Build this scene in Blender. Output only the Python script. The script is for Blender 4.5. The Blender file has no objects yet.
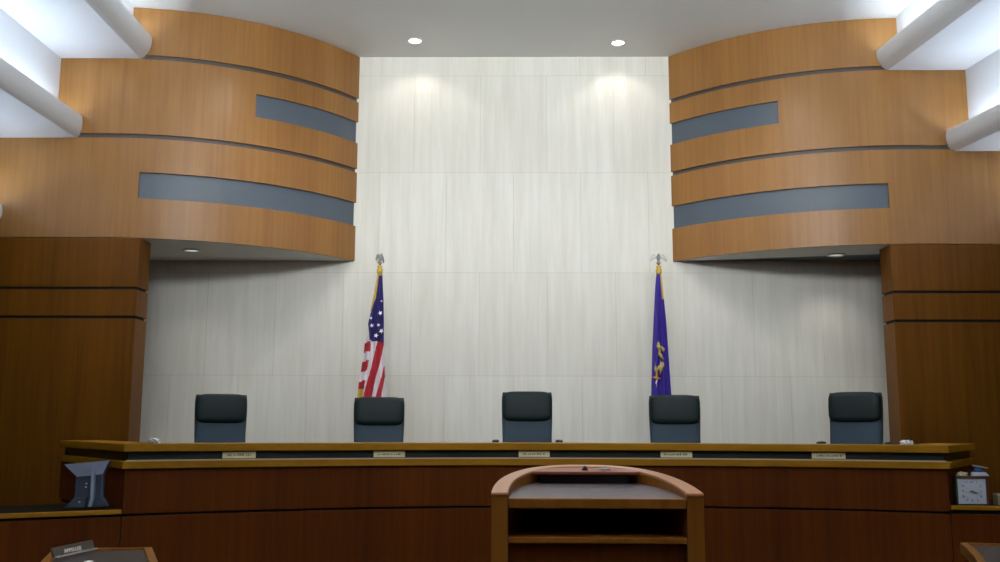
import bpy, bmesh, math, random
from mathutils import Vector, Matrix
random.seed(4)
S = bpy.context.scene
COL = S.collection
PI = math.pi

# ---------------------------------------------------------------- camera
FPX = 970.0
CAM = Vector((0, 0, 1.47))
YAW, PIT, ROL = math.radians(.8), math.radians(8.5), math.radians(.2)
cF = Vector((-math.sin(YAW) * math.cos(PIT), math.cos(YAW) * math.cos(PIT), math.sin(PIT)))
cR0 = Vector((math.cos(YAW), math.sin(YAW), 0))
cU0 = cR0.cross(cF)
cR = cR0 * math.cos(ROL) + cU0 * math.sin(ROL)
cU = -cR0 * math.sin(ROL) + cU0 * math.cos(ROL)
cd = bpy.data.cameras.new('camera')
cam = bpy.data.objects.new('camera', cd)
COL.objects.link(cam)
cam.matrix_world = Matrix(((cR.x, cU.x, -cF.x, CAM.x), (cR.y, cU.y, -cF.y, CAM.y), (cR.z, cU.z, -cF.z, CAM.z), (0, 0, 0, 1)))
cd.sensor_width = 36
cd.lens = FPX * 36 / 1000
cd.clip_start = .05
S.camera = cam


def ray(px, py):
    return cF * FPX + cR * (px - 500) + cU * (281 - py)


def atY(px, py, Y):
    d = ray(px, py)
    return CAM + d * (Y / d.y)


def atZ(px, py, Z):
    d = ray(px, py)
    return CAM + d * ((Z - CAM.z) / d.z)


# ---------------------------------------------------------------- light and exposure
S.view_settings.view_transform = 'Standard'
S.view_settings.look = 'None'
S.view_settings.gamma = 1
S.view_settings.use_curve_mapping = False
S.view_settings.exposure = 0.0
w = bpy.data.worlds.new('world')
S.world = w
w.use_nodes = True
w.node_tree.nodes['Background'].inputs[0].default_value = (.8, .88, 1, 1)
w.node_tree.nodes['Background'].inputs[1].default_value = .05


def lamp(name, kind, loc, target, power, color=(1, 1, 1), parent=None, **kw):
    d = bpy.data.lights.new(name, kind)
    d.energy = power
    d.color = color
    for k, v in kw.items():
        setattr(d, k, v)
    o = bpy.data.objects.new(name, d)
    COL.objects.link(o)
    o.location = loc
    o.rotation_euler = (Vector(target) - Vector(loc)).to_track_quat('-Z', 'Y').to_euler()
    if parent:
        o.parent = parent
    return o


# added area lamp, no known fixture, to brighten the drums and upper walls
lamp('added_drum_fill', 'AREA', (0, 1.5, 5.0), (0, 11, 6.4), 122, (.95, .98, 1), shape='RECTANGLE', size=4.5, size_y=.8, spread=math.radians(82))
# added unseen spots that brighten the stone wall and spare the bench front
for wx in (-3.4, -1.7, 0, 1.7, 3.4):
    lamp('added_stone_fill', 'SPOT', (wx * .62, 8.3, 5.72), (wx, 11, -.2), 32 + 17 * abs(wx), (1, .99, .95), spot_size=math.radians(100), spot_blend=.9, shadow_soft_size=.12)
# added unseen area lamp aimed up, filling the room by ceiling bounce
lamp('added_bounce_fill', 'AREA', (0, 1.0, 3.9), (0, 1.6, 9), 170, (.95, .98, 1), shape='RECTANGLE', size=5, size_y=1.5)

# ---------------------------------------------------------------- materials
MATS = {}


def lin(c):
    return tuple(((v / 255) / 12.92 if v / 255 <= .04045 else ((v / 255 + .055) / 1.055) ** 2.4) for v in c) + (1,)


def mat(name, rgb, rough=.5, metal=0, spec=.5, emit=None, estr=0, coat=0):
    if name in MATS:
        return MATS[name]
    m = bpy.data.materials.new(name)
    m.use_nodes = True
    b = m.node_tree.nodes['Principled BSDF']
    b.inputs['Base Color'].default_value = lin(rgb)
    b.inputs['Roughness'].default_value = rough
    b.inputs['Metallic'].default_value = metal
    b.inputs['Specular IOR Level'].default_value = spec
    b.inputs['Coat Weight'].default_value = coat
    if emit:
        b.inputs['Emission Color'].default_value = lin(emit)
        b.inputs['Emission Strength'].default_value = estr
    # faint surface variation so that nothing is perfectly uniform
    nt = m.node_tree
    tc = nt.nodes.new('ShaderNodeTexCoord')
    n = nt.nodes.new('ShaderNodeTexNoise')
    n.inputs['Scale'].default_value = 22
    n.inputs['Detail'].default_value = 3
    nt.links.new(tc.outputs['Object'], n.inputs['Vector'])
    mr = nt.nodes.new('ShaderNodeMapRange')
    mr.inputs['To Min'].default_value = max(0, rough - .05)
    mr.inputs['To Max'].default_value = min(1, rough + .05)
    nt.links.new(n.outputs['Fac'], mr.inputs['Value'])
    nt.links.new(mr.outputs['Result'], b.inputs['Roughness'])
    MATS[name] = m
    return m


def wood(name, dark, light, rough=.35, axis='Z', spec=.35, panels=None):
    m = bpy.data.materials.new(name)
    m.use_nodes = True
    nt = m.node_tree
    L = nt.links.new
    b = nt.nodes['Principled BSDF']
    b.inputs['Roughness'].default_value = rough
    b.inputs['Specular IOR Level'].default_value = spec
    g = nt.nodes.new('ShaderNodeNewGeometry')
    mp = nt.nodes.new('ShaderNodeMapping')
    sc = {'Z': (26, 26, .9), 'X': (1.2, 26, 26), 'Y': (26, 1.2, 26)}[axis]
    mp.inputs['Scale'].default_value = sc
    L(g.outputs['Position'], mp.inputs['Vector'])
    n1 = nt.nodes.new('ShaderNodeTexNoise')
    n1.inputs['Scale'].default_value = 1
    n1.inputs['Detail'].default_value = 6
    n1.inputs['Roughness'].default_value = .6
    L(mp.outputs['Vector'], n1.inputs['Vector'])
    mp2 = nt.nodes.new('ShaderNodeMapping')
    mp2.inputs['Scale'].default_value = tuple(v / 9 for v in sc)
    L(g.outputs['Position'], mp2.inputs['Vector'])
    n2 = nt.nodes.new('ShaderNodeTexNoise')
    n2.inputs['Scale'].default_value = 1
    n2.inputs['Detail'].default_value = 2
    L(mp2.outputs['Vector'], n2.inputs['Vector'])
    mx = nt.nodes.new('ShaderNodeMath')
    mx.operation = 'MULTIPLY_ADD'
    mx.inputs[1].default_value = .55
    L(n1.outputs['Fac'], mx.inputs[0])
    m2 = nt.nodes.new('ShaderNodeMath')
    m2.operation = 'MULTIPLY'
    m2.inputs[1].default_value = .45
    L(n2.outputs['Fac'], m2.inputs[0])
    L(m2.outputs[0], mx.inputs[2])
    cr = nt.nodes.new('ShaderNodeValToRGB')
    cr.color_ramp.elements[0].position = .33
    cr.color_ramp.elements[0].color = lin(dark)
    cr.color_ramp.elements[1].position = .68
    cr.color_ramp.elements[1].color = lin(light)
    L(mx.outputs[0], cr.inputs['Fac'])
    L(cr.outputs['Color'], b.inputs['Base Color'])
    MATS[name] = m
    return m


def stone():
    m = bpy.data.materials.new('limestone')
    m.use_nodes = True
    nt = m.node_tree
    L = nt.links.new
    b = nt.nodes['Principled BSDF']
    b.inputs['Roughness'].default_value = .42
    b.inputs['Specular IOR Level'].default_value = .35
    g = nt.nodes.new('ShaderNodeNewGeometry')
    sp = nt.nodes.new('ShaderNodeSeparateXYZ')
    L(g.outputs['Position'], sp.inputs[0])
    cb = nt.nodes.new('ShaderNodeCombineXYZ')
    L(sp.outputs['X'], cb.inputs['X'])
    ad = nt.nodes.new('ShaderNodeMath')
    ad.operation = 'ADD'
    ad.inputs[1].default_value = .33
    L(sp.outputs['Z'], ad.inputs[0])
    L(ad.outputs[0], cb.inputs['Y'])
    br = nt.nodes.new('ShaderNodeTexBrick')
    br.inputs['Scale'].default_value = 1
    br.inputs['Brick Width'].default_value = .78
    br.inputs['Row Height'].default_value = 1.18
    br.inputs['Mortar Size'].default_value = .0035
    br.inputs['Color1'].default_value = lin((229, 227, 217))
    br.inputs['Color2'].default_value = lin((225, 222, 211))
    br.inputs['Mortar'].default_value = lin((211, 207, 196))
    L(cb.outputs[0], br.inputs['Vector'])
    mp = nt.nodes.new('ShaderNodeMapping')
    mp.inputs['Scale'].default_value = (11, 11, .8)
    L(g.outputs['Position'], mp.inputs['Vector'])
    n = nt.nodes.new('ShaderNodeTexNoise')
    n.inputs['Scale'].default_value = 1
    n.inputs['Detail'].default_value = 7
    n.inputs['Roughness'].default_value = .65
    L(mp.outputs['Vector'], n.inputs['Vector'])
    cr = nt.nodes.new('ShaderNodeValToRGB')
    cr.color_ramp.elements[0].position = .34
    cr.color_ramp.elements[0].color = (.89, .885, .85, 1)
    cr.color_ramp.elements[1].position = .62
    cr.color_ramp.elements[1].color = (1, 1, 1, 1)
    L(n.outputs['Fac'], cr.inputs['Fac'])
    mu = nt.nodes.new('ShaderNodeMix')
    mu.data_type = 'RGBA'
    mu.blend_type = 'MULTIPLY'
    mu.inputs[0].default_value = 1
    L(br.outputs['Color'], mu.inputs[6])
    L(cr.outputs['Color'], mu.inputs[7])
    L(mu.outputs[2], b.inputs['Base Color'])
    MATS['limestone'] = m
    return m


def fabric(name, rgb, rough=.8, scale=220):
    m = mat(name, rgb, rough)
    nt = m.node_tree
    n = nt.nodes.new('ShaderNodeTexNoise')
    n.inputs['Scale'].default_value = scale
    bp = nt.nodes.new('ShaderNodeBump')
    bp.inputs['Strength'].default_value = .15
    bp.inputs['Distance'].default_value = .002
    nt.links.new(n.outputs['Fac'], bp.inputs['Height'])
    nt.links.new(bp.outputs['Normal'], nt.nodes['Principled BSDF'].inputs['Normal'])
    return m


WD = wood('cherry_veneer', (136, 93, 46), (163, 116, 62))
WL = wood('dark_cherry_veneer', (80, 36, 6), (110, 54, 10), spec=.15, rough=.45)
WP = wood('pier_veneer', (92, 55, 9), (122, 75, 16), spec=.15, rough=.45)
WR = wood('cherry_rail', (144, 100, 18), (174, 122, 28), axis='X', spec=.2)
WLEC = wood('lectern_wood', (120, 72, 22), (150, 94, 34), spec=.2)
WRIM = wood('lectern_rim_wood', (172, 112, 74), (196, 136, 96), axis='X', rough=.28)
ST = stone()
PLAS = mat('white_plaster', (230, 231, 226), .8)
COVE = mat('cove_paint', (238, 241, 243), .75)
INLAY = mat('grey_inlay', (82, 92, 102), .45)
BLACK = mat('black_groove', (18, 14, 10), .8)
TEAL = mat('dark_green_laminate', (22, 40, 36), .4)
EDGE = mat('pale_edge_strip', (214, 178, 140), .35)
CARPET = fabric('carpet', (70, 62, 60), .95, 90)


# ---------------------------------------------------------------- mesh helpers
def mesh_obj(name, bm, m, parent=None, smooth=False, bevel=0, seg=2, sub=0):
    bmesh.ops.recalc_face_normals(bm, faces=bm.faces)
    me = bpy.data.meshes.new(name)
    bm.to_mesh(me)
    bm.free()
    for mm in (m if isinstance(m, (list, tuple)) else [m]):
        me.materials.append(mm)
    if smooth:
        for p in me.polygons:
            p.use_smooth = True
    o = bpy.data.objects.new(name, me)
    COL.objects.link(o)
    if parent:
        o.parent = parent
    if bevel:
        b = o.modifiers.new('bevel', 'BEVEL')
        b.width = bevel
        b.segments = seg
        b.limit_method = 'ANGLE'
        b.angle_limit = math.radians(40)
    if sub:
        s_ = o.modifiers.new('sub', 'SUBSURF')
        s_.levels = s_.render_levels = sub
    return o


def empty(name, loc, rz=0):
    o = bpy.data.objects.new(name, None)
    COL.objects.link(o)
    o.location = loc
    o.rotation_euler = (0, 0, rz)
    return o


def tag(o, label=None, cat=None, group=None, kind=None):
    if label: o['label'] = label
    if cat: o['category'] = cat
    if group: o['group'] = group
    if kind: o['kind'] = kind
    return o


def struct(o):
    o['kind'] = 'structure'
    return o


def box(bm, x0, x1, y0, y1, z0, z1, M=None):
    vs = [bm.verts.new(Vector(p) if M is None else M @ Vector(p)) for p in
          [(x0, y0, z0), (x1, y0, z0), (x1, y1, z0), (x0, y1, z0), (x0, y0, z1), (x1, y0, z1), (x1, y1, z1), (x0, y1, z1)]]
    for f in ((0, 3, 2, 1), (4, 5, 6, 7), (0, 1, 5, 4), (1, 2, 6, 5), (2, 3, 7, 6), (3, 0, 4, 7)):
        bm.faces.new([vs[i] for i in f])
    return vs


def prism(bm, pts, z0, z1, M=None):
    """vertical prism over a plan polygon; z1 may be a function of (x, y)"""
    T = (lambda v: Vector(v)) if M is None else (lambda v: M @ Vector(v))
    f1 = z1 if callable(z1) else (lambda x, y: z1)
    f0 = z0 if callable(z0) else (lambda x, y: z0)
    a = [bm.verts.new(T((p[0], p[1], f0(p[0], p[1])))) for p in pts]
    b = [bm.verts.new(T((p[0], p[1], f1(p[0], p[1])))) for p in pts]
    bm.faces.new(a[::-1])
    bm.faces.new(b)
    n = len(pts)
    for i in range(n):
        bm.faces.new([a[i], a[(i + 1) % n], b[(i + 1) % n], b[i]])


def cyl(bm, p0, p1, r0, r1=None, n=16):
    p0, p1 = Vector(p0), Vector(p1)
    r1 = r0 if r1 is None else r1
    q = (p1 - p0).to_track_quat('Z', 'Y').to_matrix()
    A = [bm.verts.new(p0 + q @ Vector((r0 * math.cos(2 * PI * i / n), r0 * math.sin(2 * PI * i / n), 0))) for i in range(n)]
    B = [bm.verts.new(p1 + q @ Vector((r1 * math.cos(2 * PI * i / n), r1 * math.sin(2 * PI * i / n), 0))) for i in range(n)]
    bm.faces.new(A[::-1])
    bm.faces.new(B)
    for i in range(n):
        bm.faces.new([A[i], A[(i + 1) % n], B[(i + 1) % n], B[i]])


def tube(bm, pts, r, n=10):
    pts = [Vector(p) for p in pts]
    rs = r if isinstance(r, (list, tuple)) else [r] * len(pts)
    rings = []
    for i, p in enumerate(pts):
        t = (pts[min(i + 1, len(pts) - 1)] - pts[max(i - 1, 0)]).normalized()
        q = t.to_track_quat('Z', 'Y').to_matrix()
        rings.append([bm.verts.new(p + q @ Vector((rs[i] * math.cos(2 * PI * k / n), rs[i] * math.sin(2 * PI * k / n), 0))) for k in range(n)])
    for a, b in zip(rings, rings[1:]):
        for k in range(n):
            bm.faces.new([a[k], a[(k + 1) % n], b[(k + 1) % n], b[k]])
    bm.faces.new(rings[0][::-1])
    bm.faces.new(rings[-1])


def lathe(bm, prof, n=32, c=(0, 0, 0)):
    rings = []
    for r, z in prof:
        rings.append([bm.verts.new((c[0] + r * math.cos(2 * PI * k / n), c[1] + r * math.sin(2 * PI * k / n), c[2] + z)) for k in range(n)])
    for a, b in zip(rings, rings[1:]):
        for k in range(n):
            bm.faces.new([a[k], a[(k + 1) % n], b[(k + 1) % n], b[k]])
    bm.faces.new(rings[0][::-1])
    bm.faces.new(rings[-1])


def normals2(path):
    """mitred left-to-right path normals pointing to -Y side (towards the room)"""
    out = []
    n = len(path)
    for i in range(n):
        ds = []
        if i > 0: ds.append((path[i] - path[i - 1]).normalized())
        if i < n - 1: ds.append((path[i + 1] - path[i]).normalized())
        ns = [Vector((d.y, -d.x)) for d in ds]
        if len(ns) == 1:
            out.append(ns[0])
        else:
            m = (ns[0] + ns[1]).normalized()
            out.append(m / max(.35, m.dot(ns[0])))
    return out


def sweep(bm, path, prof):
    """closed profile [(offset towards the room, z)] along a plan path"""
    path = [Vector(p[:2]) for p in path]
    N = normals2(path)
    rings = []
    for p, nn in zip(path, N):
        rings.append([bm.verts.new((p.x + nn.x * o, p.y + nn.y * o, z)) for o, z in prof])
    k = len(prof)
    for a, b in zip(rings, rings[1:]):
        for i in range(k):
            bm.faces.new([a[i], a[(i + 1) % k], b[(i + 1) % k], b[i]])
    bm.faces.new(rings[0][::-1])
    bm.faces.new(rings[-1])


def rect(o0, o1, z0, z1):
    return [(o0, z0), (o1, z0), (o1, z1), (o0, z1)]


def text_mesh(name, s, size, m, parent, loc, rot, extrude=.0006, align='CENTER', sx=1, bold=0):
    cu = bpy.data.curves.new(name, 'FONT')
    cu.body = s
    cu.size = size
    cu.extrude = extrude
    cu.offset = bold
    cu.align_x = align
    cu.align_y = 'CENTER'
    t = bpy.data.objects.new(name + '_tmp', cu)
    COL.objects.link(t)
    bpy.context.view_layer.update()
    me = bpy.data.meshes.new_from_object(t.evaluated_get(bpy.context.evaluated_depsgraph_get()))
    bpy.data.objects.remove(t)
    me.materials.clear()
    me.materials.append(m)
    o = bpy.data.objects.new(name, me)
    COL.objects.link(o)
    o.parent = parent
    o.location = loc
    o.rotation_euler = rot
    o.scale = (sx, 1, 1)
    return o


# ================================================================ SETTING
WY = 11.0                       # stone wall
ZT, ZB = 5.805, 3.345           # ceiling and soffit heights
YL, YR = 9.585, 9.905           # fronts of the two timber walls
ZD = .62                        # dais height

bm = bmesh.new(); box(bm, -6.6, 6.6, -5, WY + .3, -.1, 0)
struct(mesh_obj('floor', bm, CARPET))
bm = bmesh.new(); box(bm, -6.5, 6.5, 8.75, WY, 0, ZD)
struct(mesh_obj('floor_dais', bm, CARPET))
bm = bmesh.new(); box(bm, -6.6, 6.6, WY, WY + .2, 0, ZT + .1)
struct(mesh_obj('wall_back', bm, ST))
bm = bmesh.new(); box(bm, -6.8, -6.6, -5, WY + .2, 0, ZT + .1)
struct(mesh_obj('wall_left_side', bm, WL))
bm = bmesh.new(); box(bm, 6.6, 6.8, -5, WY + .2, 0, ZT + .1)
struct(mesh_obj('wall_right_side', bm, WL))
bm = bmesh.new(); box(bm, -6.8, 6.8, -5.2, -5, 0, ZT + .1)
struct(mesh_obj('wall_rear', bm, WL))
bm = bmesh.new(); box(bm, -6.8, 6.8, -5.2, WY + .2, ZT, ZT + .15)
struct(mesh_obj('ceiling', bm, PLAS))


def arc3(a, b, c, n):
    """points of the circle through a, b, c from a to c"""
    ax, ay, bx, by, cx, cy = *a, *b, *c
    d = 2 * (ax * (by - cy) + bx * (cy - ay) + cx * (ay - by))
    ux = ((ax * ax + ay * ay) * (by - cy) + (bx * bx + by * by) * (cy - ay) + (cx * cx + cy * cy) * (ay - by)) / d
    uy = ((ax * ax + ay * ay) * (cx - bx) + (bx * bx + by * by) * (ax - cx) + (cx * cx + cy * cy) * (bx - ax)) / d
    r = math.hypot(ax - ux, ay - uy)
    a0, a1, a2 = (math.atan2(y - uy, x - ux) for x, y in (a, b, c))
    while a2 - a0 > PI: a2 -= 2 * PI
    while a2 - a0 < -PI: a2 += 2 * PI
    return [(ux + r * math.cos(a0 + (a2 - a0) * i / n), uy + r * math.sin(a0 + (a2 - a0) * i / n)) for i in range(n + 1)]


def drum_path(side):
    """plan of the curved timber volume, from the side wall to the stone wall"""
    Y0 = YL if side < 0 else YR
    xw = 1.83
    xt = 4.25 if side < 0 else 4.15
    h = WY - Y0
    dx = xt - xw
    R = (dx * dx + h * h) / (2 * h)
    aend = math.asin(dx / R)
    pts = [(6.6, Y0), (5.4, Y0), (4.8, Y0), (xt, Y0)]
    n = 36
    for i in range(1, n + 1):
        a = aend * i / n
        pts.append((xt - R * math.sin(a), Y0 + R - R * math.cos(a)))
    if side < 0:
        return [(-x, y) for x, y in pts]
    return [(x, y) for x, y in pts][::-1]


def cut_path(path, xa, xb):
    """portion of the path with xa <= x <= xb, ends interpolated"""
    out = []
    for (p, q) in zip(path, path[1:]):
        for t0 in (p, q):
            if xa - 1e-6 <= t0[0] <= xb + 1e-6 and (not out or out[-1] != t0):
                out.append(t0)
        for x in (xa, xb):
            if p[0] < x < q[0]:
                t = (x - p[0]) / (q[0] - p[0])
                out.append((x, p[1] + t * (q[1] - p[1])))
    out = sorted(set((round(a, 5), round(b, 5)) for a, b in out))
    return out


T_CL = .028


def drum(side):
    path = drum_path(side)
    name = 'wall_left' if side < 0 else 'wall_right'
    # core, in grey: seen in the recessed bands and reveals
    inner = []
    P = [Vector(p) for p in path]
    for p, nn in zip(P, normals2(P)):
        inner.append((p.x - nn.x * T_CL, p.y - nn.y * T_CL))
    inner = [(x, min(y, WY - .001)) for x, y in inner]
    back = [(inner[-1][0], WY - .001), (inner[0][0], WY - .001)] if side < 0 else [(inner[-1][0], WY - .001), (inner[0][0], WY - .001)]
    bm = bmesh.new()
    poly = inner + [b for b in back if b not in inner]
    prism(bm, poly, ZB + .006, ZT - .002)
    core = struct(mesh_obj(name, bm, INLAY))
    # timber cladding with openings
    x0, x1 = path[0][0], path[-1][0]
    g = .023
    zg2, zg1 = (4.412, 5.266) if side < 0 else (4.375, 5.25)
    lo0, lo1 = (3.755, 4.03) if side < 0 else (3.725, 3.99)
    hi0, hi1 = (4.745, 5.0) if side < 0 else (4.725, 4.98)
    xa_lo = LOX[side]
    xa_hi = HIX[side]
    far = x1 if side < 0 else x0   # edge at the stone wall
    out = x0 if side < 0 else x1
    pieces = [(x0, x1, ZB, lo0), (x0, x1, lo1, zg2 - g), (x0, x1, zg2 + g, hi0), (x0, x1, hi1, zg1 - g), (x0, x1, zg1 + g, ZT - .003)]
    for xa, a, b in ((xa_lo, lo0, lo1), (xa_hi, hi0, hi1)):
        pieces.append((min(out, xa), max(out, xa), a, b))
    bm = bmesh.new()
    for a, b, za, zb_ in pieces:
        pp = cut_path(path, a, b)
        sweep(bm, pp, rect(-T_CL, 0, za, zb_))
    cl = mesh_obj('timber_cladding', bm, WD, core)
    cl['label'] = 'warm brown timber veneer cladding'
    for zg in (zg2, zg1):
        bm = bmesh.new()
        sweep(bm, path, rect(-T_CL, -T_CL + .005, zg - g, zg + g))
        mesh_obj('reveal_strip', bm, mat('reveal_brown', (74, 66, 62), .5), core)['label'] = 'dark grey brown reveal strip'
    # grey-white soffit under the overhang
    bm = bmesh.new()
    prism(bm, [(x, min(y + .03, WY - .001)) for x, y in path] + [(path[0][0], WY - .001)] * (side > 0) + ([(path[0][0], WY - .001)] if side < 0 else []), ZB + .0, ZB + .006)
    so = mesh_obj('soffit', bm, PLAS, core)
    so['label'] = 'pale plaster soffit under the overhang'
    return core


LOX = {-1: -3.835, 1: 3.91}
HIX = {-1: -2.775, 1: 2.875}
drum(-1)
drum(1)


def pier(side):
    Y0 = YL if side < 0 else YR
    xi = -3.775 if side < 0 else 3.89
    xo = side * 6.6
    a, b = min(xi, xo), max(xi, xo)
    g = .014
    z1, z2 = (3.015 - .15, 2.745 - .15), 0
    zg = [ZGL[0], ZGL[1]] if side < 0 else [ZGR[0], ZGR[1]]
    name = 'wall_left_pier' if side < 0 else 'wall_right_pier'
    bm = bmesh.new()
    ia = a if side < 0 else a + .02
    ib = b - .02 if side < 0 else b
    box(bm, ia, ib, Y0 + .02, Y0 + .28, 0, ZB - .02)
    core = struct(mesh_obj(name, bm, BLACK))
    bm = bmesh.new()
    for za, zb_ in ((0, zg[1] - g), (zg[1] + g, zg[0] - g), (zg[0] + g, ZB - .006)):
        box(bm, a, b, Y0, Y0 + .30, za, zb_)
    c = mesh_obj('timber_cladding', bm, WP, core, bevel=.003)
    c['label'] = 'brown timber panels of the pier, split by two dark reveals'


zz = lambda x, y, Y: atY(x, y, Y).z
ZGL = (zz(70, 288, YL), zz(70, 317, YL))
ZGR = (zz(950, 292, YR), zz(950, 321, YR))
pier(-1)
pier(1)


# stepped ceiling coves: shelves with a rounded lip in front of a lit riser
def cove(idx, side, riser, lip_top, nose, bot, Y0, vp, top_of_riser, next_x):
    """all pixel arguments mark points of the section at the timber wall plane Y0"""
    d = ray(*vp).normalized()
    d = d / d.y
    sec = lambda px, py: Vector((atY(px, py, Y0).x, Y0 + .02, atY(px, py, Y0).z))
    lt, no, bo = sec(*lip_top), sec(*nose), sec(*bot)
    rx = sec(*riser).x
    ztop = top_of_riser
    s = side
    # closed section in (x, z)
    th = .035
    P = []
    P.append((lt.x, lt.z))
    c1 = Vector((no.x, no.z)); b1 = Vector((bo.x, bo.z)); l1 = Vector((lt.x, lt.z))
    for i in range(1, 9):
        t = i / 8
        q = l1 * (1 - t) ** 2 + c1 * 2 * t * (1 - t) + b1 * t * t
        P.append((q.x, q.y))
    P.append((next_x, bo.z))
    P.append((next_x, bo.z + .03))
    # trough floor, riser foot
    P.append((rx + s * .0, bo.z + .03))
    P.append((lt.x + s * .08, bo.z + .03))
    P.append((lt.x + s * .035, bo.z + .07))
    P.append((lt.x + s * .02, lt.z))
    bm = bmesh.new()
    back = -(Y0 + 3.5)
    A = [bm.verts.new((x, Y0 + .02, z)) for x, z in P]
    B = [bm.verts.new((x + d.x * back, Y0 + .02 + back, z + d.z * back)) for x, z in P]
    n = len(P)
    for i in range(n):
        bm.faces.new([A[i], A[(i + 1) % n], B[(i + 1) % n], B[i]])
    bm.faces.new(A[::-1]); bm.faces.new(B)
    sh = struct(mesh_obj('trim_%d' % idx, bm, COVE))
    # riser
    bm = bmesh.new()
    Q = [(rx, bo.z + .025), (rx + s * .02, bo.z + .025), (rx + s * .02, ztop + .03), (rx, ztop + .03)]
    A = [bm.verts.new((x, Y0 + .02, z)) for x, z in Q]
    B = [bm.verts.new((x + d.x * back, Y0 + .02 + back, z + d.z * back)) for x, z in Q]
    for i in range(4):
        bm.faces.new([A[i], A[(i + 1) % 4], B[(i + 1) % 4], B[i]])
    bm.faces.new(A[::-1]); bm.faces.new(B)
    r = mesh_obj('riser', bm, COVE, sh)
    # concealed fluorescent batten in the trough
    mid = Vector((lt.x * .5 + rx * .5, Y0 - .15, bo.z * .35 + lt.z * .65))
    m2 = mid + d * (back + .5)
    bm = bmesh.new()
    cyl(bm, mid, m2, .016, n=8)
    mesh_obj('lamp_tube', bm, mat('tube_glow', (235, 243, 255), .5, emit=(225, 238, 255), estr=COVE_E), sh)
    return bo.z, d


COVE_E = 25
VPL, VPR = (455, 385), (490, 365)
z1 = atY(100, 57, YL).z
z2 = atY(40, 137, YL).z
x60 = atY(59, 60, YL).x
xm15 = atY(-15, 137, YL).x
cove(1, -1, (132.5, 20), (151, 36), (153, 51), (140, 58), YL, VPL, ZT, x60)
cove(2, -1, (59.5, 80), (82, 116), (84, 131), (76, 137.5), YL, VPL, z1, xm15)
cove(3, -1, (-17, 150), (2, 205), (4, 218), (-4, 222), YL, VPL, z2, -6.6)
z1 = atY(930, 70, YR).z
z2 = atY(985, 151, YR).z
x966 = atY(966.5, 80, YR).x
x1040 = atY(1040, 151, YR).x
cove(4, 1, (896.5, 26), (877, 50), (875, 62), (888, 70), YR, VPR, ZT, x966)
cove(5, 1, (966.5, 90), (946, 131), (944, 145), (955, 151), YR, VPR, z1, x1040)
cove(6, 1, (1042, 170), (1022, 215), (1019, 230), (1030, 236), YR, VPR, z2, 6.6)


# recessed downlights
def downlight(p, r, lit, label, group):
    t = empty('recessed_downlight', p)
    tag(t, label, 'light', group)
    bm = bmesh.new()
    lathe(bm, [(r, -.001), (r, -.012), (r * .93, -.016), (r * .8, -.006), (r * .8, -.001)], 32)
    mesh_obj('trim_ring', bm, mat('downlight_ring', (225, 222, 216), .3), t, smooth=True)
    bm = bmesh.new()
    lathe(bm, [(r * .8, -.002), (r * .7, -.005), (r * .3, -.008), (.002, -.009)], 32)
    mesh_obj('lamp_face', bm, mat('lit_lamp', (255, 250, 240), .3, emit=(255, 250, 242), estr=9) if lit else mat('weak_lamp', (215, 220, 215), .3, metal=.3, emit=(230, 235, 225), estr=.6), t, smooth=True)
    return t


lights = [(415, 40.5, ZT, 1, 'lit round ceiling downlight above the american flag side of the stone wall'),
          (618, 42.5, ZT, 1, 'lit round ceiling downlight above the purple flag side of the stone wall'),
          (192, 250, ZB, 0, 'dim round downlight in the soffit under the left curved timber volume'),
          (836, 254.5, ZB, 0, 'dim round downlight in the soffit under the right curved timber volume')]
for px, py, z, lit, lab in lights:
    p = atZ(px, py, z)
    t = downlight(p, .085 if lit else .095, lit, lab, 'recessed downlights')
    if lit:
        l = lamp('downlight_lamp', 'SPOT', (p.x, p.y, z - .03), (p.x + .06, WY + .12, 3.9), 9.5, (1, .9, .84), spot_size=math.radians(112), spot_blend=.5, shadow_soft_size=.05)
    else:
        l = lamp('downlight_lamp', 'SPOT', (p.x, p.y, z - .03), (p.x, p.y + .1, 0), 14, (1, .95, .85), spot_size=math.radians(110), spot_blend=.9, shadow_soft_size=.05)

# ================================================================ JUDGES' BENCH
ARC = arc3((-2.965, 7.5), (.15, 8.5), (3.53, 8.07), 48)
ZR1, ZR0, ZE1, ZE0, ZG = 1.325, 1.265, 1.192, 1.137, .787
RETL = (-4.2, 9.1)
RETR = (4.27, 9.2)
FULL = [RETL] + ARC + [RETR]

bench = empty('judges_bench', (.15, 8.5, 0))
tag(bench, 'long curved dark wooden judges bench with a green name band below its top rail', 'bench')
bench_inv = Vector((-.15, -8.5, 0))


def bpart(name, bm, m, **k):
    bmesh.ops.translate(bm, verts=bm.verts, vec=bench_inv)
    return mesh_obj(name, bm, m, bench, **k)


bm = bmesh.new(); sweep(bm, FULL, rect(-.34, .02, ZR0, ZR1))
o = bpart('top_rail', bm, WR, bevel=.005); o['label'] = 'lighter brown wooden top rail'
bm = bmesh.new(); sweep(bm, FULL, rect(-.12, -.03, ZE1, ZR0))
o = bpart('name_band', bm, TEAL); o['label'] = 'dark green recessed band holding the name plates'
bm = bmesh.new(); sweep(bm, FULL, rect(-.12, .025, ZE0, ZE1))
o = bpart('ledge', bm, WR, bevel=.003)
bm = bmesh.new(); sweep(bm, ARC, rect(-.0, .028, ZE1 - .001, ZE1 + .010))  # thin pale line along the top of the ledge
o = bpart('edge_strip', bm, EDGE); o['label'] = 'thin pale line along the ledge'
bm = bmesh.new(); sweep(bm, FULL, rect(-.05, -.004, ZG + .012, ZE0))
bpart('upper_panel', bm, WL)
bm = bmesh.new(); sweep(bm, FULL, rect(-.05, -.025, ZG - .02, ZG + .012))
o = bpart('dark_reveal', bm, BLACK)
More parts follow.
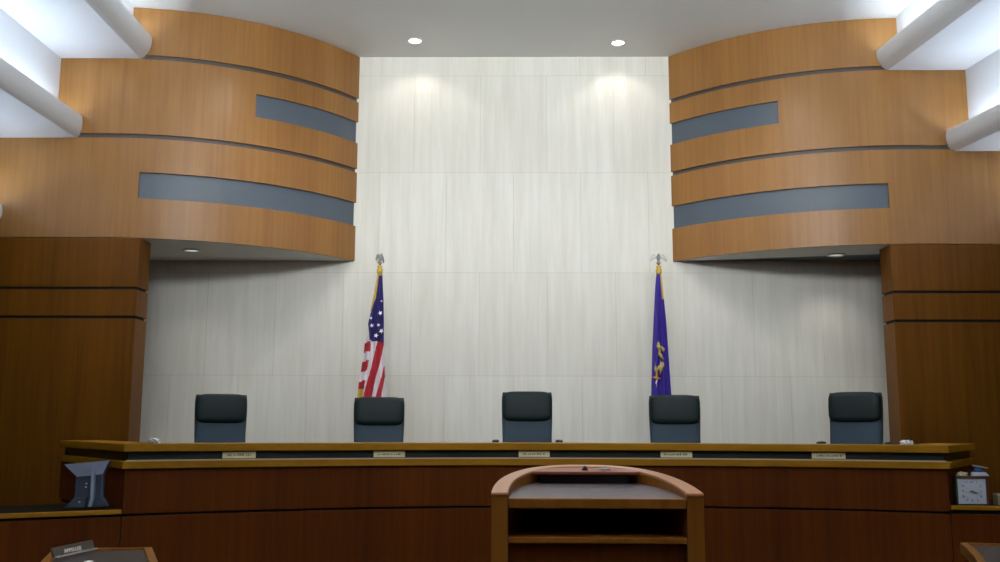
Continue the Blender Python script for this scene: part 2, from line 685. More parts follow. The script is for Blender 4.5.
bm = bmesh.new(); sweep(bm, ARC, rect(-.05, -.002, 0, ZG - .008))
bpart('lower_panel', bm, WL)
bm = bmesh.new(); sweep(bm, FULL, rect(-.33, -.12, ZR0 - .13, ZR0 - .10))
bpart('desk_surface', bm, WR)


# lower desks that carry the bench line on to both sides
def side_desk(name, pts, depth, label, dz=0):
    e = empty(name, (pts[0][0], pts[0][1], 0))
    tag(e, label, 'desk', 'side desks beside the bench')
    inv = Vector((-pts[0][0], -pts[0][1], 0))
    bm = bmesh.new(); sweep(bm, pts, rect(-depth, -.02, ZG + .012 + dz, ZG + .045 + dz))
    bmesh.ops.translate(bm, verts=bm.verts, vec=inv)
    mesh_obj('desk_top', bm, mat('dark_desk_laminate', (26, 20, 12), .7, spec=.1), e)['label'] = 'dark laminate desktop'
    bm = bmesh.new(); sweep(bm, pts, rect(-.02, .012, ZG + .012 + dz, ZG + .047 + dz))
    bmesh.ops.translate(bm, verts=bm.verts, vec=inv)
    mesh_obj('front_edge', bm, WR, e, bevel=.004)
    bm = bmesh.new(); sweep(bm, pts, rect(-.05, -.02, ZG - .03, ZG + .012 + dz))
    bmesh.ops.translate(bm, verts=bm.verts, vec=inv)
    mesh_obj('dark_reveal', bm, BLACK, e)
    bm = bmesh.new(); sweep(bm, pts, rect(-.05, -.002, 0, ZG - .008))
    bmesh.ops.translate(bm, verts=bm.verts, vec=inv)
    mesh_obj('front_panel', bm, WL, e)
    return e


side_desk('side_desk', [(-5.4, 5.9), (-4.5, 6.55), (-3.75, 7.05), (-2.971, 7.497)], .8, 'low wooden side desk holding the monitor, left of the judges bench')
side_desk('side_desk', [(3.536, 8.068), (4.2, 7.98), (4.9, 7.86), (5.8, 7.68)], .8, 'low wooden side desk holding the square clock, right of the judges bench', .014)


# name plates in the band
def bench_at(px, py, z):
    """point of the name band front at image column px"""
    best = None
    P = [Vector(p) for p in ARC]
    for p, q in zip(P, P[1:]):
        for k in range(8):
            s = p.lerp(q, k / 8)
            v = Vector((s.x, s.y, z)) - CAM
            x = 500 + FPX * v.dot(cR) / v.dot(cF)
            if best is None or abs(x - px) < best[0]:
                t = (q - p).normalized()
                best = (abs(x - px), s, math.atan2(t.y, t.x))
    return best[1], best[2]


BRASS = mat('brass_plate', (240, 234, 196), .4, metal=.1)
INK = mat('engraving', (150, 138, 98), .6)
nouns = ['below the leftmost black chair', 'below the chair in front of the american flag', 'below the middle black chair',
         'below the chair in front of the purple flag', 'below the rightmost black chair']
for i, (px, wpx) in enumerate(((239, 33), (389.5, 31), (534, 30.5), (677.5, 31), (828.5, 33))):
    s, a = bench_at(px, 455, 1.23)
    n = Vector((math.sin(a), -math.cos(a)))
    W_ = wpx * s.y / FPX / (math.cos(a) - s.x / s.y * math.sin(a))
    c = s + n * -.028
    e = empty('name_plate', (c.x, c.y, ZE1 + .0105), a)
    tag(e, 'small brass name plate on green band, ' + nouns[i], 'name plate', 'name plates along the bench')
    bm = bmesh.new(); box(bm, -W_ / 2, W_ / 2, -.012, 0, .003, .054)
    mesh_obj('plate', bm, BRASS, e, bevel=.002)
    rnd = random.Random(i * 7 + 3)
    bm = bmesh.new()
    x = -W_ * (.36 if i != 3 else .4)
    while x < W_ * .34:
        ww = rnd.uniform(.008, .02)
        h = rnd.uniform(.008, .016)
        box(bm, x, x + ww, -.0128, -.0115, .022, .022 + h)
        x += ww + rnd.choice((.004, .004, .012))
    mesh_obj('engraved_marks', bm, INK, e)

# ================================================================ CHAIRS
LEATH = mat('black_teal_leather', (20, 34, 36), .5, spec=.25)
LEATH2 = mat('blue_grey_leather', (54, 72, 86), .55, spec=.3)
PLASTIC = mat('chair_plastic', (22, 24, 24), .5)
CHROME = mat('chair_metal', (120, 120, 122), .3, metal=.8)


def pillow_box(bm, w_, d_, h_, c, rx=.0, n=10, p=4.5, bulge=.0, taper=0):
    """super-ellipsoid cushion"""
    M = Matrix.Translation(c) @ Matrix.Rotation(rx, 4, 'X')
    rings = []
    nu, nv = 28, 14
    sg = lambda v, e: math.copysign(abs(v) ** e, v)
    for j in range(nv + 1):
        v = -PI / 2 + PI * j / nv
        ring = []
        for i in range(nu):
            u = 2 * PI * i / nu
            cx = sg(math.cos(v), 2 / p)
            x = w_ / 2 * cx * sg(math.cos(u), 2 / p)
            y = d_ / 2 * cx * sg(math.sin(u), 2 / p)
            z = h_ / 2 * sg(math.sin(v), 2 / p)
            x *= 1 + taper * z / h_
            ring.append(bm.verts.new(M @ Vector((x, y, z))))
        rings.append(ring)
    for a, b in zip(rings, rings[1:]):
        for i in range(nu):
            try:
                bm.faces.new([a[i], a[(i + 1) % nu], b[(i + 1) % nu], b[i]])
            except ValueError:
                pass
    bmesh.ops.remove_doubles(bm, verts=bm.verts, dist=1e-5)


def make_chair():
    # faces -Y (towards the room)
    t = empty('office_chair', (0, 0, 0))
    # shell: curved thin board behind the cushions
    bm = bmesh.new()
    prof = [(.10, .50), (.125, .62), (.135, .75), (.15, .88), (.175, 1.0), (.185, 1.1), (.18, 1.165)]
    W2 = [.20, .225, .235, .24, .243, .243, .236]
    fr, bk = [], []
    nx = 12
    for (y, z), hw in zip(prof, W2):
        fr.append([bm.verts.new((hw * (2 * i / nx - 1), y - .02 * abs(2 * i / nx - 1) ** 2, z)) for i in range(nx + 1)])
        bk.append([bm.verts.new((hw * (2 * i / nx - 1), y + .035 - .02 * abs(2 * i / nx - 1) ** 2, z)) for i in range(nx + 1)])
    for g in (fr, bk):
        for a, b in zip(g, g[1:]):
            for i in range(nx):
                bm.faces.new([a[i], a[i + 1], b[i + 1], b[i]])
    for a, b in zip(list(zip(fr, bk)), list(zip(fr, bk))[1:]):
        bm.faces.new([a[0][0], a[1][0], b[1][0], b[0][0]])
        bm.faces.new([a[0][-1], a[1][-1], b[1][-1], b[0][-1]])
    for k in (0, -1):
        for i in range(nx):
            bm.faces.new([fr[k][i], fr[k][i + 1], bk[k][i + 1], bk[k][i]])
    mesh_obj('back_shell', bm, PLASTIC, t, smooth=True, bevel=.008)
    bm = bmesh.new()
    pillow_box(bm, .468, .10, .50, (0, .085, .72), rx=-.10, p=6)
    o = mesh_obj('backrest', bm, LEATH2, t, smooth=True); o['label'] = 'blue grey leather lower back cushion'
    bm = bmesh.new()
    pillow_box(bm, .478, .15, .285, (0, .105, 1.025), rx=-.12, p=5.5)
    o = mesh_obj('headrest', bm, LEATH, t, smooth=True); o['label'] = 'rounded dark headrest roll'
    bm = bmesh.new()
    pillow_box(bm, .50, .50, .12, (0, -.14, .47), rx=.04, p=4)
    mesh_obj('seat', bm, LEATH, t, smooth=True)
    for s in (-1, 1):
        bm = bmesh.new()
        tube(bm, [(s * .24, -.05, .45), (s * .285, -.06, .47), (s * .30, -.07, .56), (s * .297, -.08, .685)], .016)
        a = mesh_obj('armrest', bm, PLASTIC, t, smooth=True)
        bm = bmesh.new()
        pillow_box(bm, .065, .30, .04, (s * .297, -.06, .70), p=3.5)
        mesh_obj('arm_pad', bm, PLASTIC, a, smooth=True)
    bm = bmesh.new(); cyl(bm, (0, -.1, .09), (0, -.1, .42), .028)
    mesh_obj('gas_column', bm, CHROME, t, smooth=False)
    for k in range(5):
        a = 2 * PI * k / 5 + .3
        bm = bmesh.new()
        dx, dy = math.cos(a), math.sin(a)
        tube(bm, [(0, -.1, .11), (dx * .15, -.1 + dy * .15, .095), (dx * .29, -.1 + dy * .29, .075)], [.026, .02, .015])
        g = mesh_obj('base_leg', bm, PLASTIC, t, smooth=True)
        bm = bmesh.new()
        px, py = dx * .29, -.1 + dy * .29
        cyl(bm, (px - dy * .022, py + dx * .022, .028), (px + dy * .022, py - dx * .022, .028), .028)
        mesh_obj('caster', bm, PLASTIC, g)
    return t


def copy_tree(o, parent=None):
    c = o.copy()
    COL.objects.link(c)
    c.parent = parent
    for ch in [x for x in bpy.data.objects if x.parent == o]:
        copy_tree(ch, c)
    return c


chair0 = make_chair()
chairs = [(222, 394.5, 20, 'black leather high back chair at the far left of the judges bench'),
          (379.5, 397.5, 9, 'black leather high back chair in front of the american flag'),
          (527, 392, 0, 'black leather high back chair at the middle of the judges bench, its arms showing'),
          (674, 395.5, -7, 'black leather high back chair in front of the purple flag'),
          (854.5, 392.5, -26, 'black leather high back chair at the far right, turned slightly sideways')]
for i, (px, py, rz, lab) in enumerate(chairs):
    t = chair0 if i == 0 else copy_tree(chair0)
    # distance at which a 1.165 m tall chair on the dais reaches the height seen
    Y = 9.25
    p = atY(px, py, Y + .18)
    t.location = (p.x - math.sin(math.radians(rz)) * -.18, Y, ZD)
    t.scale = (1, 1, (p.z - ZD) / 1.168)
    t.rotation_euler = (0, 0, math.radians(rz))
    tag(t, lab, 'chair', 'black chairs behind the bench')
    for ch in [x for x in bpy.data.objects if x.parent == t and x.name.startswith('armrest')]:
        ch.location.z = (-.05, -.05, 0, -.025, -.01)[i]

# ================================================================ FLAGS
GOLD = mat('gold_metal', (206, 176, 84), .3, metal=.7)
SILV = mat('silver_eagle', (158, 158, 155), .35, metal=.3)
FRINGE = fabric('gold_fringe', (206, 174, 70), .8)
RED = fabric('flag_red', (176, 30, 44), .7)
WHT = fabric('flag_white', (226, 218, 222), .7)
BLU = fabric('flag_blue', (44, 36, 104), .7)
PUR = fabric('flag_purple', (62, 42, 150), .6)
DKGOLD = fabric('emblem_gold', (184, 164, 92), .6)
ORNG = fabric('emblem_orange', (190, 120, 60), .6)


def interp(tab, y):
    if y <= tab[0][0]: return tab[0][1]
    for (a, va), (b, vb) in zip(tab, tab[1:]):
        if a <= y <= b:
            return va + (vb - va) * (y - a) / (b - a)
    return tab[-1][1]


def flag_base(t, top_z, pole_top):
    bm = bmesh.new(); lathe(bm, [(.16, 0), (.16, .02), (.13, .045), (.05, .07), (.03, .12), (.025, .16)], 28)
    mesh_obj('stand_base', bm, GOLD, t, smooth=True)
    bm = bmesh.new(); cyl(bm, (0, 0, .08), (0, 0, pole_top), .0125, n=12)
    mesh_obj('pole', bm, WLEC, t, smooth=True)


def eagle(t, z, rz):
    e = empty('eagle_finial', (0, 0, z))
    e.parent = t
    e.rotation_euler = (0, 0, rz)
    bm = bmesh.new()
    lathe(bm, [(.012, 0), (.024, .008), (.024, .018), (.012, .026)], 16)
    tube(bm, [(0, 0, .02), (0, -.004, .05), (0, -.006, .085), (0, -.016, .108), (0, -.032, .106)], [.008, .018, .02, .011, .003], 10)
    tube(bm, [(0, 0, .05), (0, .012, .03), (0, .02, .008)], [.012, .011, .014], 8)
    o = mesh_obj('eagle_body', bm, SILV, t, smooth=True)
    o.location = (0, 0, z); o.rotation_euler = (0, 0, rz)
    bpy.data.objects.remove(e)
    for s in (-1, 1):
        bm = bmesh.new()
        up = [(0, .07), (.02, .092), (.05, .106), (.075, .09), (.096, .048)]
        lo = [(0, .045), (.028, .062), (.048, .058), (.066, .042), (.084, .02)]
        A = [bm.verts.new((s * x, -.004, zz_)) for x, zz_ in up] + [bm.verts.new((s * x, -.004, zz_)) for x, zz_ in lo[::-1]]
        B = [bm.verts.new((s * x, .006, zz_)) for x, zz_ in up] + [bm.verts.new((s * x, .006, zz_)) for x, zz_ in lo[::-1]]
        bm.faces.new(A); bm.faces.new(B[::-1])
        for i in range(len(A)):
            bm.faces.new([A[i], A[(i + 1) % len(A)], B[(i + 1) % len(A)], B[i]])
        wg = mesh_obj('wing', bm, SILV, o, bevel=.002)


def drape(name, t, base, yplane, left, right, y0, y1, folds, colour, mats, amp=.035, bottom=.35):
    """hanging cloth: outline tables in image rows turned to metres at the pole's own distance"""
    bm = bmesh.new()
    NU, NV = 72, 110
    rows = []
    for j in range(NV + 1):
        y = y0 + (y1 - y0) * j / NV
        row = []
        xl, xr = interp(left, y), interp(right, y)
        for i in range(NU + 1):
            u = i / NU
            p = atY(xl + (xr - xl) * u, y, yplane)
            g = min(1, j / (NV * .35))
            dy = amp * g * math.sin(u * folds * 2 * PI + .6 + .5 * math.sin(j * .03)) - .03 * g * math.sin(u * PI)
            row.append(bm.verts.new((p.x - base[0], dy - .016, p.z - base[2])))
        rows.append(row)
    for j in range(NV):
        for i in range(NU):
            f = bm.faces.new([rows[j][i], rows[j][i + 1], rows[j + 1][i + 1], rows[j + 1][i]])
            y = y0 + (y1 - y0) * (j + .5) / NV
            u = (i + .5) / NU
            x = interp(left, y) + (interp(right, y) - interp(left, y)) * u
            f.material_index = colour(x, y, u)
            f.smooth = True
    o = mesh_obj(name, bm, mats, t)
    so = o.modifiers.new('thick', 'SOLIDIFY'); so.thickness = .006
    return o


FY = 10.35
us = atY(380, 262, FY)
usf = empty('flag_on_stand', (us.x, FY, ZD))
tag(usf, 'american flag with gold fringe hanging furled on a pole topped by an eagle', 'flag')
flag_base(usf, 0, atY(380, 264, FY).z - ZD)
eagle(usf, atY(380, 264, FY).z - ZD, PI / 2 - .35)


def us_colour(x, y, u):
    # 0 red 1 white 2 blue 3 fringe 4 dark blue fold
    bl = 341 - (x - 372) * -.15
    cl = interp([(300, 374), (322, 369), (336, 370), (350, 373)], y)   # left border of canton
    if y < 276 and u < .9: return 3
    if y < 300:
        return 3 if u < .3 else 2
    if y < bl and x > interp([(300, 375.5), (312, 371), (324, 368), (336, 369.8), (345, 371)], y): return 2
    if y < 312 and u < .2: return 3
    # left leaf: short ends of stripes
    edge = interp([(330, 371.5), (350, 371), (370, 368), (399, 363)], y)
    if x < edge:
        if y > 389: return 3
        s = y + (x - 365) * .25
        for a, b in ((343, 352.5), (361.5, 371.5), (380.5, 390)):
            if a < s < b: return 0
        return 1
    # right leaf: long stripes running down and to the left
    k = x + (y - 345) * .265
    if k < 377.5: return 1
    if k < 384.3 + (y - 345) * .03: return 0
    if k < 390: return 1
    if k < 394 + (y - 380) * .05: return 0
    return 1


L_ = [(267, 378.3), (276, 377.6), (290, 375), (306, 371.5), (322, 367.8), (334, 367.5), (342, 364.8), (354, 363.5), (370, 361), (385, 358.5), (392, 357.8), (460, 351)]
R_ = [(267, 381.5), (276, 382.3), (300, 383.5), (322, 384), (345, 384), (370, 384.8), (398, 386.5), (460, 390)]
cl = drape('cloth', usf, (us.x, FY, ZD), FY, L_, R_, 267, 425, 2.5, us_colour, [RED, WHT, BLU, FRINGE], amp=.02)
cl['label'] = 'striped and starred cloth'


def star(parent, base, px, py, r, rot):
    p = atY(px, py, FY - .085)
    bm = bmesh.new()
    vs = []
    for s in (0, .003):
        vs.append([bm.verts.new(((r if k % 2 == 0 else r * .42) * math.sin(PI * k / 5), s, (r if k % 2 == 0 else r * .42) * math.cos(PI * k / 5))) for k in range(10)])
    bm.faces.new(vs[0]); bm.faces.new(vs[1][::-1])
    for k in range(10):
        bm.faces.new([vs[0][k], vs[0][(k + 1) % 10], vs[1][(k + 1) % 10], vs[1][k]])
    o = mesh_obj('star', bm, mat('star_white', (240, 240, 240), .7), parent)
    o.location = (p.x - base[0], FY - .085 - base[1], p.z - base[2])
    o.rotation_euler = (0, rot, 0)


for sx, sy, rr in ((380.3, 313, .027), (371.8, 325.5, .025), (378.5, 325, .021), (381.3, 331, .03), (376, 335.5, .028), (371, 318, .018), (381.5, 301, .014)):
    star(cl, (us.x, FY, ZD), sx, sy, rr, sx)

pu = atY(658.5, 262, FY)
puf = empty('flag_on_stand', (pu.x, FY, ZD))
tag(puf, 'purple flag with gold emblem hanging furled on a pole topped by a spread eagle', 'flag')
flag_base(puf, 0, atY(658.5, 264, FY).z - ZD)
eagle(puf, atY(658.5, 264, FY).z - ZD, 0)
L2 = [(270, 656.8), (290, 655.2), (320, 653.8), (350, 652.4), (395, 651.5), (460, 649)]
R2 = [(270, 660.2), (290, 662.5), (320, 665.3), (350, 667.5), (395, 670.6), (460, 674)]


def pu_colour(x, y, u):
    if y < 300 and u > .8: return 1
    return 0


cl2 = drape('cloth', puf, (pu.x, FY, ZD), FY, L2, R2, 268, 425, 2.5, pu_colour, [PUR, FRINGE], amp=.022)
cl2['label'] = 'deep purple cloth'
# gold emblem: a loose wreath of leaves and a small orange scroll
for k, (a, b, r, mm) in enumerate((((658.5, 340), (660.5, 352), .03, 0), ((661, 346), (663.5, 352), .022, 0), ((660, 352), (664, 360), .022, 0), ((659, 345), (658.5, 356), .02, 0),
                                   ((655.5, 362), (658, 376), .022, 0), ((660.5, 359), (660, 375), .028, 0), ((662.5, 364), (657.5, 371), .02, 0), ((663.5, 362), (661, 369), .018, 0),
                                   ((652.5, 377), (661, 378.5), .02, 1), ((656, 374), (656.5, 382), .02, 1), ((657.8, 378), (657, 387), .014, 2))):
    pa, pb = atY(*a, FY - .08), atY(*b, FY - .08)
    bm = bmesh.new()
    m_ = (pa + pb) / 2
    off = Vector((.012, 0, 0)) if k % 2 else Vector((-.012, 0, 0))
    tube(bm, [pa - Vector((pu.x, FY, ZD)), m_ + off - Vector((pu.x, FY, ZD)), pb - Vector((pu.x, FY, ZD))], [.004, r * .75, .006], 8)
    c = Vector((0, -.08, 0))
    for v in bm.verts: v.co.y = -.075 + (v.co.y + .08) * .15
    mesh_obj('emblem_leaf' if mm == 0 else 'emblem_scroll', bm, (DKGOLD, ORNG, WHT)[mm], cl2, smooth=True)
for e_, b0 in ((usf, us), (puf, pu)):
    bm = bmesh.new()
    zt_ = atY(380, 266, FY).z - ZD
    lathe(bm, [(.012, -.075), (.03, -.06), (.034, -.02), (.022, 0), (.03, .012), (.014, .028)], 14)
    k = mesh_obj('gold_collar', bm, FRINGE, e_, smooth=True)
    k.location = (0, -.005, zt_ - .02)

# ================================================================ LECTERN
LX = 598
LY0, LY1 = 3.35, 4.05


def lectern():
    c = atY(597.5, 500, LY0)
    zf = zz(597, 493, LY0)          # rim height at the front
    zb_ = zz(597, 464.6, LY1)       # rim height at the back
    hw = (atY(704, 495, LY0).x - atY(491, 495, LY0).x) / 2
    iw = hw - .058
    e = empty('lectern', (c.x, LY0, 0))
    tag(e, 'light brown wooden lectern with curved rim and sloped grey top facing the bench', 'lectern')
    slope = lambda y: zf + (zb_ - zf) * min(1, max(0, y / (LY1 - LY0)))
    dpt = LY1 - LY0

    def shape(h, d, y0, n=40, ex=2.6):
        # half super-ellipse opening towards the speaker
        out = []
        for i in range(n + 1):
            a = PI * i / n
            cx, sy = math.cos(a), math.sin(a)
            out.append((-h * math.copysign(abs(cx) ** (2 / ex), cx), y0 + (d - y0) * abs(sy) ** (2 / 2.1)))
        return out
    O = shape(hw, dpt, 0)
    I = shape(iw, dpt - .055, 0)
    # rim cap on a U-shaped upstand
    bm = bmesh.new()
    for nm, o_, i_, z0, z1 in (('', O, I, 0, 0),):
        A = [bm.verts.new((x, y, slope(y))) for x, y in O]
        B = [bm.verts.new((x, y, slope(y))) for x, y in I]
        A2 = [bm.verts.new((x, y, slope(y) - .011)) for x, y in O]
        B2 = [bm.verts.new((x, y, slope(y) - .011)) for x, y in I]
        for k in range(len(O) - 1):
            bm.faces.new([A[k], A[k + 1], B[k + 1], B[k]])
            bm.faces.new([A2[k], B2[k], B2[k + 1], A2[k + 1]])
            bm.faces.new([A[k], A2[k], A2[k + 1], A[k + 1]])
            bm.faces.new([B[k], B[k + 1], B2[k + 1], B2[k]])
        for k in (0, -1):
            bm.faces.new([A[k], B[k], B2[k], A2[k]])
    r = mesh_obj('curved_rim', bm, WRIM, e, bevel=.004); r['label'] = 'pinkish brown curved top rim'
    # body shell (sides and back)
    bm = bmesh.new()
    ins = .001
    Oi = [(x * (1 - ins / hw), y * .995 + .004) for x, y in O]
    Ii = [(x * (1 + ins / iw), y + .004) for x, y in I]
    A = [bm.verts.new((x, y, slope(y) - .011)) for x, y in Oi]
    B = [bm.verts.new((x, y, slope(y) - .011)) for x, y in Ii]
    A2 = [bm.verts.new((x, y, 0)) for x, y in Oi]
    B2 = [bm.verts.new((x, y, 0)) for x, y in Ii]
    for k in range(len(O) - 1):
        bm.faces.new([A[k], A[k + 1], B[k + 1], B[k]])
        bm.faces.new([A2[k], B2[k], B2[k + 1], A2[k + 1]])
        bm.faces.new([A[k], A2[k], A2[k + 1], A[k + 1]])
        bm.faces.new([B[k], B[k + 1], B2[k + 1], B2[k]])
    for k in (0, -1):
        bm.faces.new([A[k], B[k], B2[k], A2[k]])
    mesh_obj('side_shell', bm, WLEC, e)
    # sloped reading surface
    z_d0 = zz(597, 499, LY0 + .02)
    z_d1 = zb_ - .06
    dk = lambda x, y: z_d0 + (z_d1 - z_d0) * max(0, y - .02) / (dpt - .1)
    plan = [(x * .995, max(.035, y - .004)) for x, y in I]
    bm = bmesh.new(); prism(bm, plan, lambda x, y: dk(x, y) - .02, dk)
    d = mesh_obj('reading_surface', bm, mat('grey_laminate', (104, 92, 96), .45), e); d['label'] = 'purplish grey laminate desktop'
    bm = bmesh.new(); box(bm, -iw, iw, .008, .036, z_d0 - .032, z_d0 + .002)
    mesh_obj('front_edge', bm, WLEC, e, bevel=.004)
    # open shelf
    zs1, zs0 = zz(597, 537.5, LY0 + .02), zz(597, 543.5, LY0 + .02)
    bm = bmesh.new(); box(bm, -iw, iw, .012, .45, zs0, zs1)
    mesh_obj('shelf', bm, WLEC, e, bevel=.003)
    bm = bmesh.new(); box(bm, -iw * .93, iw * .93, .44, .47, zs1 - .02, z_d0 - .0)
    mesh_obj('shelf_back', bm, BLACK, e)
    bm = bmesh.new(); box(bm, -iw, iw, .04, .06, .08, zs0)
    mesh_obj('front_panel', bm, WL, e)
    # raised board at the back of the desktop
    ya = dpt - .23
    pa, pb = atY(532, 471.5, LY0 + ya), atY(640, 471.5, LY0 + ya)
    zc = pa.z
    bm = bmesh.new()
    x0, x1 = pa.x - c.x, pb.x - c.x
    prism(bm, [(x0, ya), (x1, ya), (x1 - .02, dpt - .058), (x0 + .03, dpt - .058)], lambda x, y: zc - .011 + (y - ya) * .05, lambda x, y: zc + (y - ya) * .05)
    o = mesh_obj('raised_board', bm, wood('red_board', (128, 62, 44), (156, 84, 62), axis='X'), e, bevel=.003); o['label'] = 'reddish raised board at the head of the desktop'
    bm = bmesh.new()
    box(bm, x0 + .035, x1 - .035, ya + .03, ya + .10, dk(0, ya + .03) - .004, zc - .004)
    mesh_obj('board_shadow_block', bm, BLACK, e)  # black box standing in for the shadow under the raised board
    return e, c, ya, zc


lec, lc, lya, lzc = lectern()
# microphone base and small chrome piece on the board
p = atY(585, 469, LY0 + lya + .035)
m = empty('microphone_base', (p.x, LY0 + lya + .04, lzc + .004))
tag(m, 'tiny black microphone socket on the reddish board of the lectern', 'microphone base')
bm = bmesh.new(); lathe(bm, [(.013, 0), (.013, .004), (.009, .006)], 16)
mesh_obj('base', bm, mat('black_plastic', (20, 16, 16), .4), m)
bm = bmesh.new(); lathe(bm, [(.007, .005), (.008, .012), (.004, .016)], 16)
mesh_obj('socket', bm, mat('dark_red_plastic', (60, 18, 14), .4), m, smooth=True)
p = atY(605, 470, LY0 + lya + .04)
m = empty('metal_clip', (p.x, LY0 + lya + .045, lzc + .005))
tag(m, 'small bright silver clip on the reddish board of the lectern', 'clip')
bm = bmesh.new(); box(bm, -.022, .022, -.012, .012, 0, .006)
mesh_obj('plate', bm, mat('chrome_clip', (220, 220, 225), .2, metal=.8), m, bevel=.002)
bm = bmesh.new(); tube(bm, [(-.012, 0, .005), (-.004, 0, .013), (.008, 0, .012), (.016, 0, .006)], .003, 8)
mesh_obj('loop', bm, mat('chrome_clip', (0, 0, 0)), m, smooth=True)

# ================================================================ COUNSEL TABLES (corners at the bottom of the frame)
TZ = .84


def podium_table(name, pts, rim_idx, label):
    """pts: plan outline, metres; the rim runs round the whole of it, raised a little"""
    cx = sum(p[0] for p in pts) / len(pts); cy = sum(p[1] for p in pts) / len(pts)
    e = empty(name, (cx, cy, 0))
    tag(e, label, 'table', 'counsel tables at the bottom corners')
    loc = [Vector((p[0] - cx, p[1] - cy)) for p in pts]
    bm = bmesh.new(); prism(bm, loc, TZ - .045, TZ - .012)
    mesh_obj('table_top', bm, mat('grey_laminate_top', (58, 53, 52), .4), e)
    bm = bmesh.new()
    n = len(loc)
    cen = Vector((0, 0))
    wd = [.04 if k in rim_idx else .012 for k in range(n)]
    inner = []
    for k in range(n):
        a, b, c = loc[k - 1], loc[k], loc[(k + 1) % n]
        d1, d2 = (b - a).normalized(), (c - b).normalized()
        n1, n2 = Vector((-d1.y, d1.x)), Vector((-d2.y, d2.x))
        w1, w2 = wd[k - 1], wd[k]
        # intersection of the two inset lines
        den = d1.x * d2.y - d1.y * d2.x
        p1, p2 = b + n1 * w1, b + n2 * w2
        if abs(den) < 1e-3:
            inner.append((p1 + p2) / 2)
        else:
            t = ((p2 - p1).x * d2.y - (p2 - p1).y * d2.x) / den
            t = max(-.1, min(.1, t))
            inner.append(p1 + d1 * t)
    A = [bm.verts.new((v.x, v.y, TZ)) for v in loc]; B = [bm.verts.new((v.x, v.y, TZ)) for v in inner]
    A2 = [bm.verts.new((v.x, v.y, TZ - .06)) for v in loc]; B2 = [bm.verts.new((v.x, v.y, TZ - .06)) for v in inner]
    for k in range(n):
        j = (k + 1) % n
        bm.faces.new([A[k], A[j], B[j], B[k]]); bm.faces.new([A2[k], B2[k], B2[j], A2[j]])
        bm.faces.new([A[k], A2[k], A2[j], A[j]]); bm.faces.new([B[k], B[j], B2[j], B2[k]])
    mesh_obj('wooden_rim', bm, WLEC, e, bevel=.003)
    bm = bmesh.new(); prism(bm, [v * .8 for v in loc], .0, TZ - .045)
    mesh_obj('pedestal', bm, WL, e)
    return e


def tz(px, py): 
    p = atZ(px, py, TZ); return (p.x, p.y)


lt = [tz(53, 549), tz(40, 562), tz(33, 580), tz(30, 610), tz(168, 610), tz(162, 580), tz(157.5, 560), tz(152, 547)]
podium_table('counsel_table', lt, (0, 1, 2, 4, 5, 6), 'small wood rimmed grey table at lower left holding the APPELLEE sign')
rt = [tz(960, 542.5), tz(968, 549), tz(975, 557), tz(980, 567), tz(984, 585), tz(1090, 590), tz(1090, 545.5)]
podium_table('counsel_table', rt, (0, 1, 2, 3), 'wood rimmed table corner cut off by the lower right edge')

# APPELLEE sign: an L-shaped holder
pl, pr = atZ(54.5, 558, TZ + .002), atZ(95, 549, TZ + .002)
ang = math.atan2(pr.y - pl.y, pr.x - pl.x)
ln = (pr - pl).length
sg = empty('desk_sign', pl, ang)
tag(sg, 'dark desk sign with pale lettering standing on the lower left table', 'sign')
hh = .044
bm = bmesh.new(); prism(bm, [(0, 0), (ln, 0), (ln, .012), (0, .012)], 0, hh)
for v in bm.verts:
    v.co.y += v.co.z * .35
mesh_obj('name_face', bm, mat('sign_face', (72, 62, 54), .4), sg, bevel=.001)
bm = bmesh.new(); box(bm, 0, ln, -.016, 0, 0, .007)
o = mesh_obj('metal_foot', bm, mat('sign_metal', (225, 222, 230), .25, metal=.6), sg, bevel=.001); o['label'] = 'bright metal foot'
text_mesh('lettering', 'APPELLEE', .025, mat('sign_letters', (225, 215, 200), .5), sg, (ln * .45, -.003 + .020 * .35, .020), (PI / 2 - math.atan(.35), 0, 0), extrude=.002, sx=1.4, bold=.0003)
# small white item at the frame's bottom edge
p = atZ(88.5, 564, TZ - .010)
cu = empty('paper_cup', (p.x, p.y, TZ - .0115))
tag(cu, 'small round white cup rim beside the desk sign at the bottom edge', 'cup')
bm = bmesh.new(); lathe(bm, [(.019, 0), (.021, .012), (.022, .014), (.019, .015), (.017, .003)], 24)
mesh_obj('cup_body', bm, mat('white_paper', (232, 230, 224), .6), cu, smooth=True)

# ================================================================ MONITOR on the left side desk
MY = 7.45
ZS = ZG + .047
mp_ = atY(86, 507, MY)
mon = empty('computer_monitor', (mp_.x, MY, ZS))
tag(mon, 'grey flared back of a computer monitor standing on the left side desk', 'monitor')
MS = mat('monitor_silver', (150, 160, 182), .4, metal=.1)
MD = mat('monitor_dark', (66, 76, 92), .45)
off = Vector((mp_.x, MY, ZS))


def mpt(px, py, dy=0):
    return atY(px, py, MY + dy) - off


def plate(bm, pix, y0, y1):
    A = [bm.verts.new(mpt(*p_, y0)) for p_ in pix]
    B = [bm.verts.new(mpt(*p_, y0) + Vector((0, y1 - y0, 0))) for p_ in pix]
    bm.faces.new(A); bm.faces.new(B[::-1])
    for i in range(len(A)):
        bm.faces.new([A[i], A[(i + 1) % len(A)], B[(i + 1) % len(A)], B[i]])


